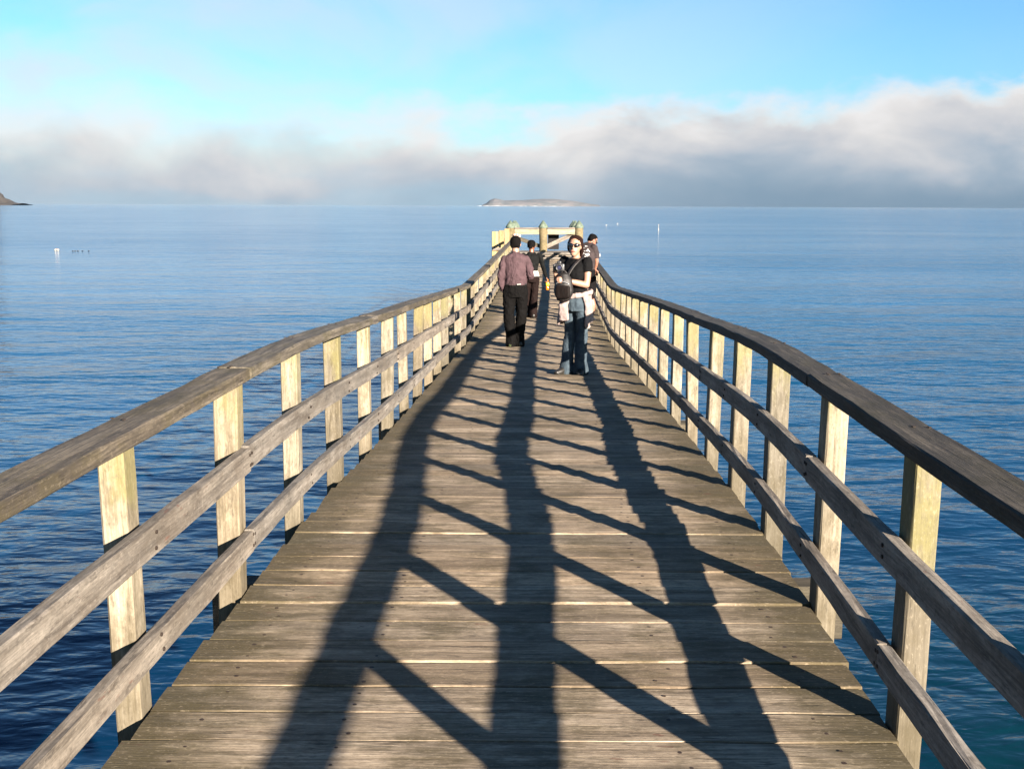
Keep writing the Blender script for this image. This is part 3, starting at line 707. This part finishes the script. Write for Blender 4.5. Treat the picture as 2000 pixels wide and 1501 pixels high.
mb.limb([(-.08, 0, .78), (-.08, .06, .43), A1], [.075, .05, .035], 12); mb.limb([(.08, 0, .78), (.06, -.0, .43), A2], [.075, .05, .035], 12); part(mb, 'body', 'skin_brown', o, .0055, 2)
mb = MB(); torso(mb, [(.905, 0, 0, .142, .112), (.95, 0, 0, .132, .105), (1.08, 0, 0, .150, .118), (1.2, 0, 0, .155, .108), (1.255, 0, 0, .10, .07), (1.295, 0, 0, .058, .056)], 180)
mb.limb([LS, LE, LW], [.055, .046, .036], 12); mb.limb([RS, (.205, -.015, 1.12), RE, RW], [.055, .05, .045, .033], 12); part(mb, 'jacket', 'blackj', o, .008, 3)
mb = MB(); torso(mb, [(.815, 0, 0, .165, .13), (.86, 0, 0, .158, .127), (.93, 0, 0, .136, .108)], 180); part(mb, 'shirt_hem', 'white', o, .007, 2)
mb = MB(); torso(mb, [(.70, 0, 0, .145, .12), (.78, 0, 0, .160, .13), (.86, 0, 0, .145, .115)], 180)
mb.limb([(-.078, 0, .77), (-.082, .05, .43), (A1[0], A1[1], .04)], [.092, .073, .080], 14); mb.limb([(.078, 0, .77), (.065, 0, .43), (A2[0], A2[1], .04)], [.092, .073, .080], 14); part(mb, 'trousers', 'brownt', o, .008, 3)
for A_, yw in ((A1, 178), (A2, 185)): mb = MB(); shoe(mb, A_, yw, .23); part(mb, 'shoe', 'shoe', o, .006, 2)
def bun(mb): ellip(mb, tr((0, .105, -.015)), (.038, .032, .045), Mx)
haircap(tr, Mx, .95, -.03, .014, 'hair', o, extra=bun)
hp = Vector(RW)+Vector((.022, .0, -.085))
M['btl'] = flat('orange_drink_plastic', (0.3889, 0.0919, 0.0071), .15, 5, .1, spec=.6); M['lab'] = flat('lime_bottle_label', (0.2475, 0.3889, 0.0212), .5); M['ocap'] = flat('orange_bottle_cap', (0.4243, 0.1414, 0.0141), .4)
bt = empty('drink_bottle', Vector(o.location)+hp+Vector((0, 0, -.17))); tag(bt, 'small orange drink bottle with lime label held by the woman in black jacket', 'bottle')
mb = MB(); mb.rings([((0, 0, z_), (r_, 0, 0), (0, r_, 0)) for z_, r_ in ((0, .026), (.008, .033), (.06, .034), (.07, .030), (.085, .034), (.14, .034), (.165, .024), (.185, .014), (.20, .014))], 16); mb.build('bottle_body', M['btl'], bt, smooth=True)
mb = MB(); mb.rings([((0, 0, z_), (r_, 0, 0), (0, r_, 0)) for z_, r_ in ((.088, .0355), (.14, .0355))], 16); mb.build('bottle_label', M['lab'], bt, smooth=True)
mb = MB(); mb.rings([((0, 0, z_), (.017, 0, 0), (0, .017, 0)) for z_ in (.195, .215)], 14); mb.build('bottle_cap', M['ocap'], bt)

# --- man in the grey tee leaning on the right handrail
Yq = 21.2; o = person(1144, 620, Yq, 'man in printed grey tee and black shorts looking down over right handrail')
bk = Vector((math.sin(R(158)), -math.cos(R(158)), 0))
LS, RS = (-.15, .05, 1.43), (.135, -.045, 1.42); LE, RE = (-.20, .18, 1.20), (.190, -.02, 1.15)
RW = (.165, .06, .99); LW = (-.06, .30, 1.03)
tt = [(.78, .0, 0, .145, .115), (.9, 0, 0, .155, .12), (1.0, 0, 0, .145, .115), (1.12, .0, .0, .155, .12), (1.26, 0.005, .01, .175, .125), (1.36, .01, .02, .165, .10), (1.41, .02, .03, .11, .07), (1.44, .03, .04, .06, .055)]
mb = MB(); torso(mb, tt, 158, -.012); mb.limb([(.035, .08, 1.44), (.07, .13, 1.49), (.09, .15, 1.53)], [.06, .056, .055], 12)
tr, Mx = head(mb, (.115, .165, 1.545), 120, 34, 1.0)
for S_, E_, W_ in ((LS, LE, LW), (RS, RE, RW)): mb.limb([S_, ((S_[0]+E_[0])/2, (S_[1]+E_[1])/2-.01, (S_[2]+E_[2])/2), E_, W_], [.05, .045, .038, .027], 12)
hand(mb, RW, (.12, .4, -.35), (0, 0, -1), -1, 22); hand(mb, LW, (.7, .3, -.2), (0, 0, -1), -1, 25)
A1, A2 = (-.06, .09, .08), (.10, -.06, .08)
for s_, A_ in ((-1, A1), (1, A2)): mb.limb([(s_*.085, 0, .85), ((s_*.085+A_[0])/2, A_[1]*.6, .48), ((s_*.03+A_[0]), A_[1], .32), A_], [.085, .057, .056, .036], 14)
part(mb, 'body', 'skin_tan', o, .0055, 2)
mb = MB(); TS = [(1.0, -.02, -.03, .170, .138), (1.06, -.015, -.025, .168, .134), (1.18, -.005, 0, .176, .140), (1.32, .01, .03, .192, .142), (1.42, .02, .06, .180, .122), (1.475, .03, .09, .128, .090), (1.51, .055, .12, .068, .064)]
torso(mb, TS, 158); mb.limb([RS, (.168, -.04, 1.31), (.184, -.035, 1.215)], [.068, .068, .067], 14, endcap=False); mb.limb([LS, (-.18, .10, 1.31), (-.2, .15, 1.23)], [.068, .068, .066], 14, endcap=False); part(mb, 'tee_shirt', 'greytee', o, .008, 3)
mb = MB(); Mb = Matrix.Rotation(R(158), 3, 'Z'); rng = random.Random(3)
def onback(a_deg, z):
    rows = spline(TS, 4); k_ = min(range(len(rows)), key=lambda i: abs(rows[i][0]-z)); _, x_, y_, rx_, ry_ = rows[k_]
    a_ = R(a_deg); n_ = Mb @ Vector((math.sin(a_)/rx_, math.cos(a_)/ry_, 0)).normalized()
    return Vector((x_, y_, z))+Mb @ Vector((math.sin(a_)*rx_, math.cos(a_)*ry_, 0))+n_*.0005, n_
marks = [(a_, 1.345-.0006*a_*a_/2.2, .013) for a_ in (-24, -15, -6, 3, 12, 21)]+[(22, 1.30, .013), (24, 1.27, .012), (21, 1.235, .012), (-22, 1.25, .018), (-8, 1.255, .015), (6, 1.25, .013), (-20, 1.20, .017), (-8, 1.195, .014), (8, 1.205, .018), (-16, 1.155, .014), (-3, 1.15, .012), (-13, 1.115, .012)]
for a_, z_, s_ in marks:
    z_ += .095
    c_, n_ = onback(a_, z_); la = n_.cross(Vector((0, 0, 1))).normalized()
    if rng.random() < .5:      # ring shaped mark
        pts = [c_+la*s_*math.cos(q)+Vector((0, 0, s_*math.sin(q))) for q in [i*math.pi/5 for i in range(11)]]
        mb.limb(pts, [(.0042, .003)]*11, 6, sub=1)
    else:
        mb.limb([c_-la*s_, c_+Vector((0, 0, s_*.9)), c_+la*s_*.6-Vector((0, 0, s_*.7))], [(.0055, .003)]*3, 6, sub=2)
mb.build('white_print', M['print'], o, smooth=True)
mb = MB(); ellip(mb, (.246, -.05, 1.27), (.010, .03, .035)); mb.build('sleeve_patch', M['print'], o, smooth=True)
mb = MB(); torso(mb, [(.80, 0, 0, .165, .13), (.9, 0, 0, .172, .14), (1.0, 0, 0, .166, .134)], 158)
for s_, A_ in ((-1, A1), (1, A2)): mb.limb([(s_*.088, 0, .86), (s_*.09, A_[1]*.4, .70), (s_*.085, A_[1]*.5, .57)], [.105, .102, .108], 14, roundcap=False)
part(mb, 'shorts', 'short', o, .008, 3)
for A_, yw in ((A1, 150), (A2, 160)): mb = MB(); shoe(mb, A_, yw, .27); part(mb, 'shoe', 'shoe', o, .006, 2)
haircap(tr, Mx, 1.0, -.06, .009, 'hair', o)
def glasses(tr, k, root):
    mb = MB()
    for s_ in (-1, 1):
        mb.limb([tr((s_*.012, -.100, .010)), tr((s_*.035, -.101, .012)), tr((s_*.064, -.083, .014))], [(.016*k, .006*k), (.023*k, .006*k), (.016*k, .006*k)], 12, sub=4, ref=tr((0, -1, 0))-tr((0, 0, 0)))
    p_ = mb.build('sunglasses', M['lens'], root, smooth=True)
    f_ = MB(); f_.limb([tr((-.013, -.104, .018)), tr((.013, -.104, .018))], [.004, .004], 6)
    for s_ in (-1, 1): f_.limb([tr((s_*.066, -.080, .020)), tr((s_*.080, -.03, .020)), tr((s_*.082, .02, .012))], [.005, .004, .004], 6)
    f_.build('frame', M['black'], p_, smooth=True)
glasses(tr, 1.0, o)

# --- woman with camera and bag, facing us
Yq = 12.95; o = person(1122, 727, Yq, 'woman in black tee and flared jeans facing the camera, pale jacket round hips')
yw = -38; F3 = Vector((math.sin(R(yw)), -math.cos(R(yw)), 0)); L3 = Vector((math.cos(R(yw)), math.sin(R(yw)), 0))
def P(a_, b_, z_): return L3*a_+F3*b_+Vector((0, 0, z_))
LS, RS = P(.160, 0, 1.335), P(-.160, 0, 1.335); LE, RE = P(.185, .045, 1.065), P(-.20, .09, 1.08); LW, RW = P(.055, .275, 1.125), P(-.085, .285, 1.20)
tt = [(.78, 0, 0, .155, .125), (.86, 0, 0, .165, .135), (.98, 0, 0, .130, .105), (1.1, 0, 0, .135, .11), (1.22, F3.x*.015, F3.y*.015, .150, .125), (1.32, 0, 0, .145, .095), (1.365, 0, 0, .095, .062), (1.39, 0, 0, .052, .05)]
mb = MB(); torso(mb, tt, yw, -.010); mb.limb([(0, 0, 1.35), (-.005, -.01, 1.42), (-.012, -.015, 1.46)], [.052, .047, .046], 14)
tr, Mx = head(mb, (-.015, -.035, 1.507), -14, -3, .98, roll=3)
mb.limb([LS, (LS+LE)/2+L3*.008, LE], [.047, .043, .036], 14); mb.limb([LE, (LE*.6+LW*.4), LW], [.037, .037, .024], 14)
mb.limb([RS, RE, RW], [.045, .036, .024], 14)
hand(mb, LW, P(-.25, .5, .06), P(-.7, -.3, -.25), -1, 58, .95); hand(mb, RW, P(.15, .25, .8), P(.9, .1, 0), -1, 50, .95)
A1, A2 = Vector((.070, -.03, .08)), Vector((-.085, .03, .08))
mb.limb([P(.082, 0, .83), (.080, -.02, .48), A1], [.065, .040, .030], 14); mb.limb([P(-.082, 0, .83), (-.055, .05, .48), A2], [.065, .040, .030], 14)
part(mb, 'body', 'skin_pale', o, .005, 2)
mb = MB(); torso(mb, [(.93, 0, 0, .148, .120), (1.0, 0, 0, .143, .118), (1.1, 0, 0, .150, .125), (1.22, F3.x*.018, F3.y*.018, .168, .143), (1.305, 0, 0, .162, .110), (1.345, 0, 0, .130, .082), (1.362, 0, 0, .105, .070)], yw)
for S_, E_ in ((LS, LE), (RS, RE)): d_ = (E_-S_); mb.limb([S_, S_+d_*.25, S_+d_*.46], [.062, .064, .062], 14, endcap=False)
part(mb, 'tee_shirt', 'tee', o, .007, 3)
mb = MB(); torso(mb, [(.76, 0, 0, .165, .135), (.86, 0, 0, .176, .146), (.95, 0, 0, .150, .125)], yw)
mb.limb([P(.082, .0, .83), (.080, -.02, .48), (A1.x, A1.y, .22), (A1.x+.005, A1.y, .03)], [.094, .070, .073, .096], 18)
mb.limb([P(-.082, .0, .83), (-.055, .05, .48), (A2.x, A2.y, .22), (A2.x-.005, A2.y, .03)], [.094, .070, .072, .090], 18); part(mb, 'jeans', 'jean', o, .008, 2)
mb = MB(); shoe(mb, A1, -5, .24); part(mb, 'shoe', 'shoe', o, .006, 2); mb = MB(); shoe(mb, A2, -50, .24); part(mb, 'shoe', 'shoe', o, .006, 2)
def wh(mb):
    mb.limb([tr((-.062, -.035, .072)), tr((-.080, -.01, .03)), tr((-.080, .02, -.035)), tr((-.06, .05, -.075))], [.012, .013, .016, .014], 10)
    mb.limb([tr((.062, -.035, .072)), tr((.082, -.005, .03)), tr((.084, .025, -.04)), tr((.066, .055, -.115))], [.012, .015, .022, .020], 10)
    mb.limb([tr((-.05, -.060, .080)), tr((0, -.052, .105)), tr((.05, -.055, .082))], [.012, .015, .012], 10)
    mb.limb([tr((0, .085, .0)), tr((0, .095, -.06)), tr((.0, .075, -.12))], [.06, .055, .03], 12)
haircap(tr, Mx, .98, -.06, .018, 'hair_brown', o, front=-.022, extra=wh); glasses(tr, 1.05, o)
mb = MB(); mb.limb([tr((-.022, -.092, -.061)), tr((0, -.0985, -.060)), tr((.022, -.092, -.061))], [(.005, .006), (.004, .008), (.005, .006)], 8); mb.build('lips', M['lips'], o, smooth=True)
# jacket tied round the hips: back flap, two side pieces, waist roll
mb = MB(); V = []; F = []; na, nz = 44, 14
for i in range(na+1):
    al = R(42+(318-42)*i/na)
    for j in range(nz+1):
        t_ = j/nz; rr_ = .182+.030*t_+.010*math.sin(al*9+t_*2)*t_; L_ = .31+.05*math.sin(al*1.7+.6)
        V.append((math.sin(al)*rr_, -math.cos(al)*rr_*.90, .955-L_*t_+.02*math.sin(al)))
for i in range(na):
    for j in range(nz): q = i*(nz+1)+j; F.append((q, q+1, q+nz+2, q+nz+1))
mb.add(V, F); jk = mb.build('tied_jacket', M['pinkj'], o, smooth=True); s_ = jk.modifiers.new('thick', 'SOLIDIFY'); s_.thickness = .014; d_ = jk.modifiers.new('folds', 'DISPLACE'); d_.texture = FT; d_.strength = .03
mb = MB()
pts = [(math.sin(R(q))*.186, -math.cos(R(q))*.160, .952+.024*math.sin(R(q))-.01*math.cos(R(q))) for q in range(0, 361, 24)]
mb.limb(pts, [(.022, .030)]*len(pts), 10, sub=2, ref=(0, 0, 1), roundcap=False)
mb.limb([(-.125, -.135, .935), (-.150, -.150, .82), (-.140, -.150, .66)], [(.050, .018), (.062, .024), (.058, .022)], 12, ref=(.3, 1, 0))
mb.limb([(.10, -.145, .955), (.128, -.14, .84), (.138, -.125, .70), (.138, -.115, .585)], [(.036, .02), (.040, .026), (.034, .024), (.03, .022)], 12, ref=(.6, -1, 0))
part(mb, 'jacket_sleeves', 'pinkj', jk, .008, 3)
mb = MB(); mb.limb([(.125, -.12, .575), (.155, -.115, .59)], [(.03, .015)]*2, 8); part(mb, 'cuff', 'white', jk, .006, 1)
# her camera
cc = P(.0, .335, 1.275)
dc = empty('handheld_camera', Vector(o.location)+cc, R(yw+30)); tag(dc, 'black camera with large lens held up by the woman in the black tee', 'camera')
def rbox(mb, c, s3, rr=.012, n=6):
    x, y, z = s3; c = Vector(c); rg = []
    for dz, q in ((-z/2, .82), (-z/2+rr*.4, .95), (-z/2+rr, 1), (z/2-rr, 1), (z/2-rr*.4, .95), (z/2, .82)):
        rg.append((c+Vector((0, 0, dz)), q))
    V = []; F = []; N = 24
    for cc_, q in rg:
        for k_ in range(N):
            t_ = 2*math.pi*(k_+.5)/N; cx_, sy_ = math.cos(t_), math.sin(t_); e_ = .38
            V.append(cc_+Vector((math.copysign(abs(cx_)**e_, cx_)*x/2*q, math.copysign(abs(sy_)**e_, sy_)*y/2*q, 0)))
    for i in range(len(rg)-1):
        for k_ in range(N): F.append((i*N+k_, i*N+(k_+1) % N, (i+1)*N+(k_+1) % N, (i+1)*N+k_))
    F.append(tuple(range(N))[::-1]); F.append(tuple((len(rg)-1)*N+k_ for k_ in range(N))); mb.add(V, F)
M['camb'] = flat('black_camera_body', (0.0085, 0.0085, 0.0099), .45, 60, .3, spec=.5); M['glass'] = flat('lens_glass', (0.0141, 0.0141, 0.0354), .05, 5, .1, spec=1.0)
mb = MB(); rbox(mb, (0, 0, 0), (.125, .055, .085)); rbox(mb, (0, -.005, .052), (.05, .05, .04)); rbox(mb, (-.055, -.02, -.005), (.028, .05, .08)); mb.build('camera_body', M['camb'], dc, smooth=True)
mb = MB(); mb.rings([((.008, y_, 0), (r_, 0, 0), (0, 0, r_)) for y_, r_ in ((-.02, .036), (-.05, .037), (-.052, .034), (-.085, .034), (-.087, .037), (-.105, .038), (-.106, .031), (-.10, .03))], 20); ln = mb.build('lens', M['camb'], dc, smooth=True)
mb = MB(); mb.rings([((.008, -.098, 0), (.030, 0, 0), (0, 0, .030)), ((.008, -.102, 0), (.015, 0, 0), (0, 0, .015))], 18); mb.build('front_glass', M['glass'], ln, smooth=True)
mb = MB(); mb.rings([((.008, y_, 0), (.0375, 0, 0), (0, 0, .0375)) for y_ in (-.066, -.072)], 20); mb.build('silver_ring', M['silver'], ln, smooth=True)
# her bag
bc = P(.015, .265, 1.045)
M['bagm'] = cloth('black_bag_nylon', (0.0028, 0.0025, 0.0025), 14, .012, .6, col2=(0.0062, 0.0040, 0.0037), spec=.4)
bg = empty('backpack', Vector(o.location)+bc+Vector((0, 0, -.155)), R(yw+22)); tag(bg, 'black backpack with brown front pocket carried in front of the woman in jeans', 'bag')
mb = MB(); ellip(mb, (0, 0, .12), (.118, .085, .13)); ellip(mb, (0, 0, .20), (.108, .08, .12)); mb.limb([(0, 0, .05), (0, 0, .16), (0, 0, .27)], [(.075, .095), (.082, .112), (.06, .08)], 20, ref=(1, 0, 0)); remesh(mb.build('bag_body', M['bagm'], bg, smooth=True), .009, 4)
M['pock'] = cloth('dark_brown_nylon', (.0045, .003, .0026), 14, .012, .6)
mb = MB(); rbox(mb, (.01, -.078, .105), (.17, .05, .15), .03); remesh(mb.build('front_pocket', M['pock'], bg, smooth=True), .008, 4)
mb = MB(); mb.limb([(-.07, -.08, .20), (.0, -.088, .225), (.08, -.08, .20)], [.004]*3, 6); mb.build('zip', M['silver'], bg, smooth=True)
mb = MB(); mb.limb([(-.04, .0, .31), (0, .0, .345), (.04, .0, .31)], [.009]*3, 8); mb.build('top_handle', M['bagm'], bg, smooth=True)
inv = Matrix.Rotation(-R(yw+22), 3, 'Z')
def B(p): return inv @ (Vector(p)-(bc+Vector((0, 0, -.155))))
mb = MB(); mb.limb([B(P(.09, -.02, 1.385)), B(P(.085, .075, 1.345)), B(P(.05, .155, 1.26)), B(P(.02, .21, 1.16))], [(.020, .006)]*4, 8, ref=(inv @ F3), roundcap=False); mb.build('shoulder_strap', M['bagm'], bg, smooth=True)

# ------------------------------------------------------------------ haze
m = bpy.data.materials.new('haze_air'); m.use_nodes = True; t = NT(m.node_tree)
pv = t.n('ShaderNodeVolumePrincipled', Color=(.17, .24, .33, 1), Density=1.9e-5)
pv.inputs['Anisotropy'].default_value = 0.0
t.n('ShaderNodeOutputMaterial', Volume=pv)
mb = MB(); mb.box((0, 4550, (260+WATER-1)/2), (18400, 10300, 260-(WATER-1)))
hz = mb.build('haze', m); tag(hz, 'pale sea haze in front of the far hills', 'haze', kind='stuff')
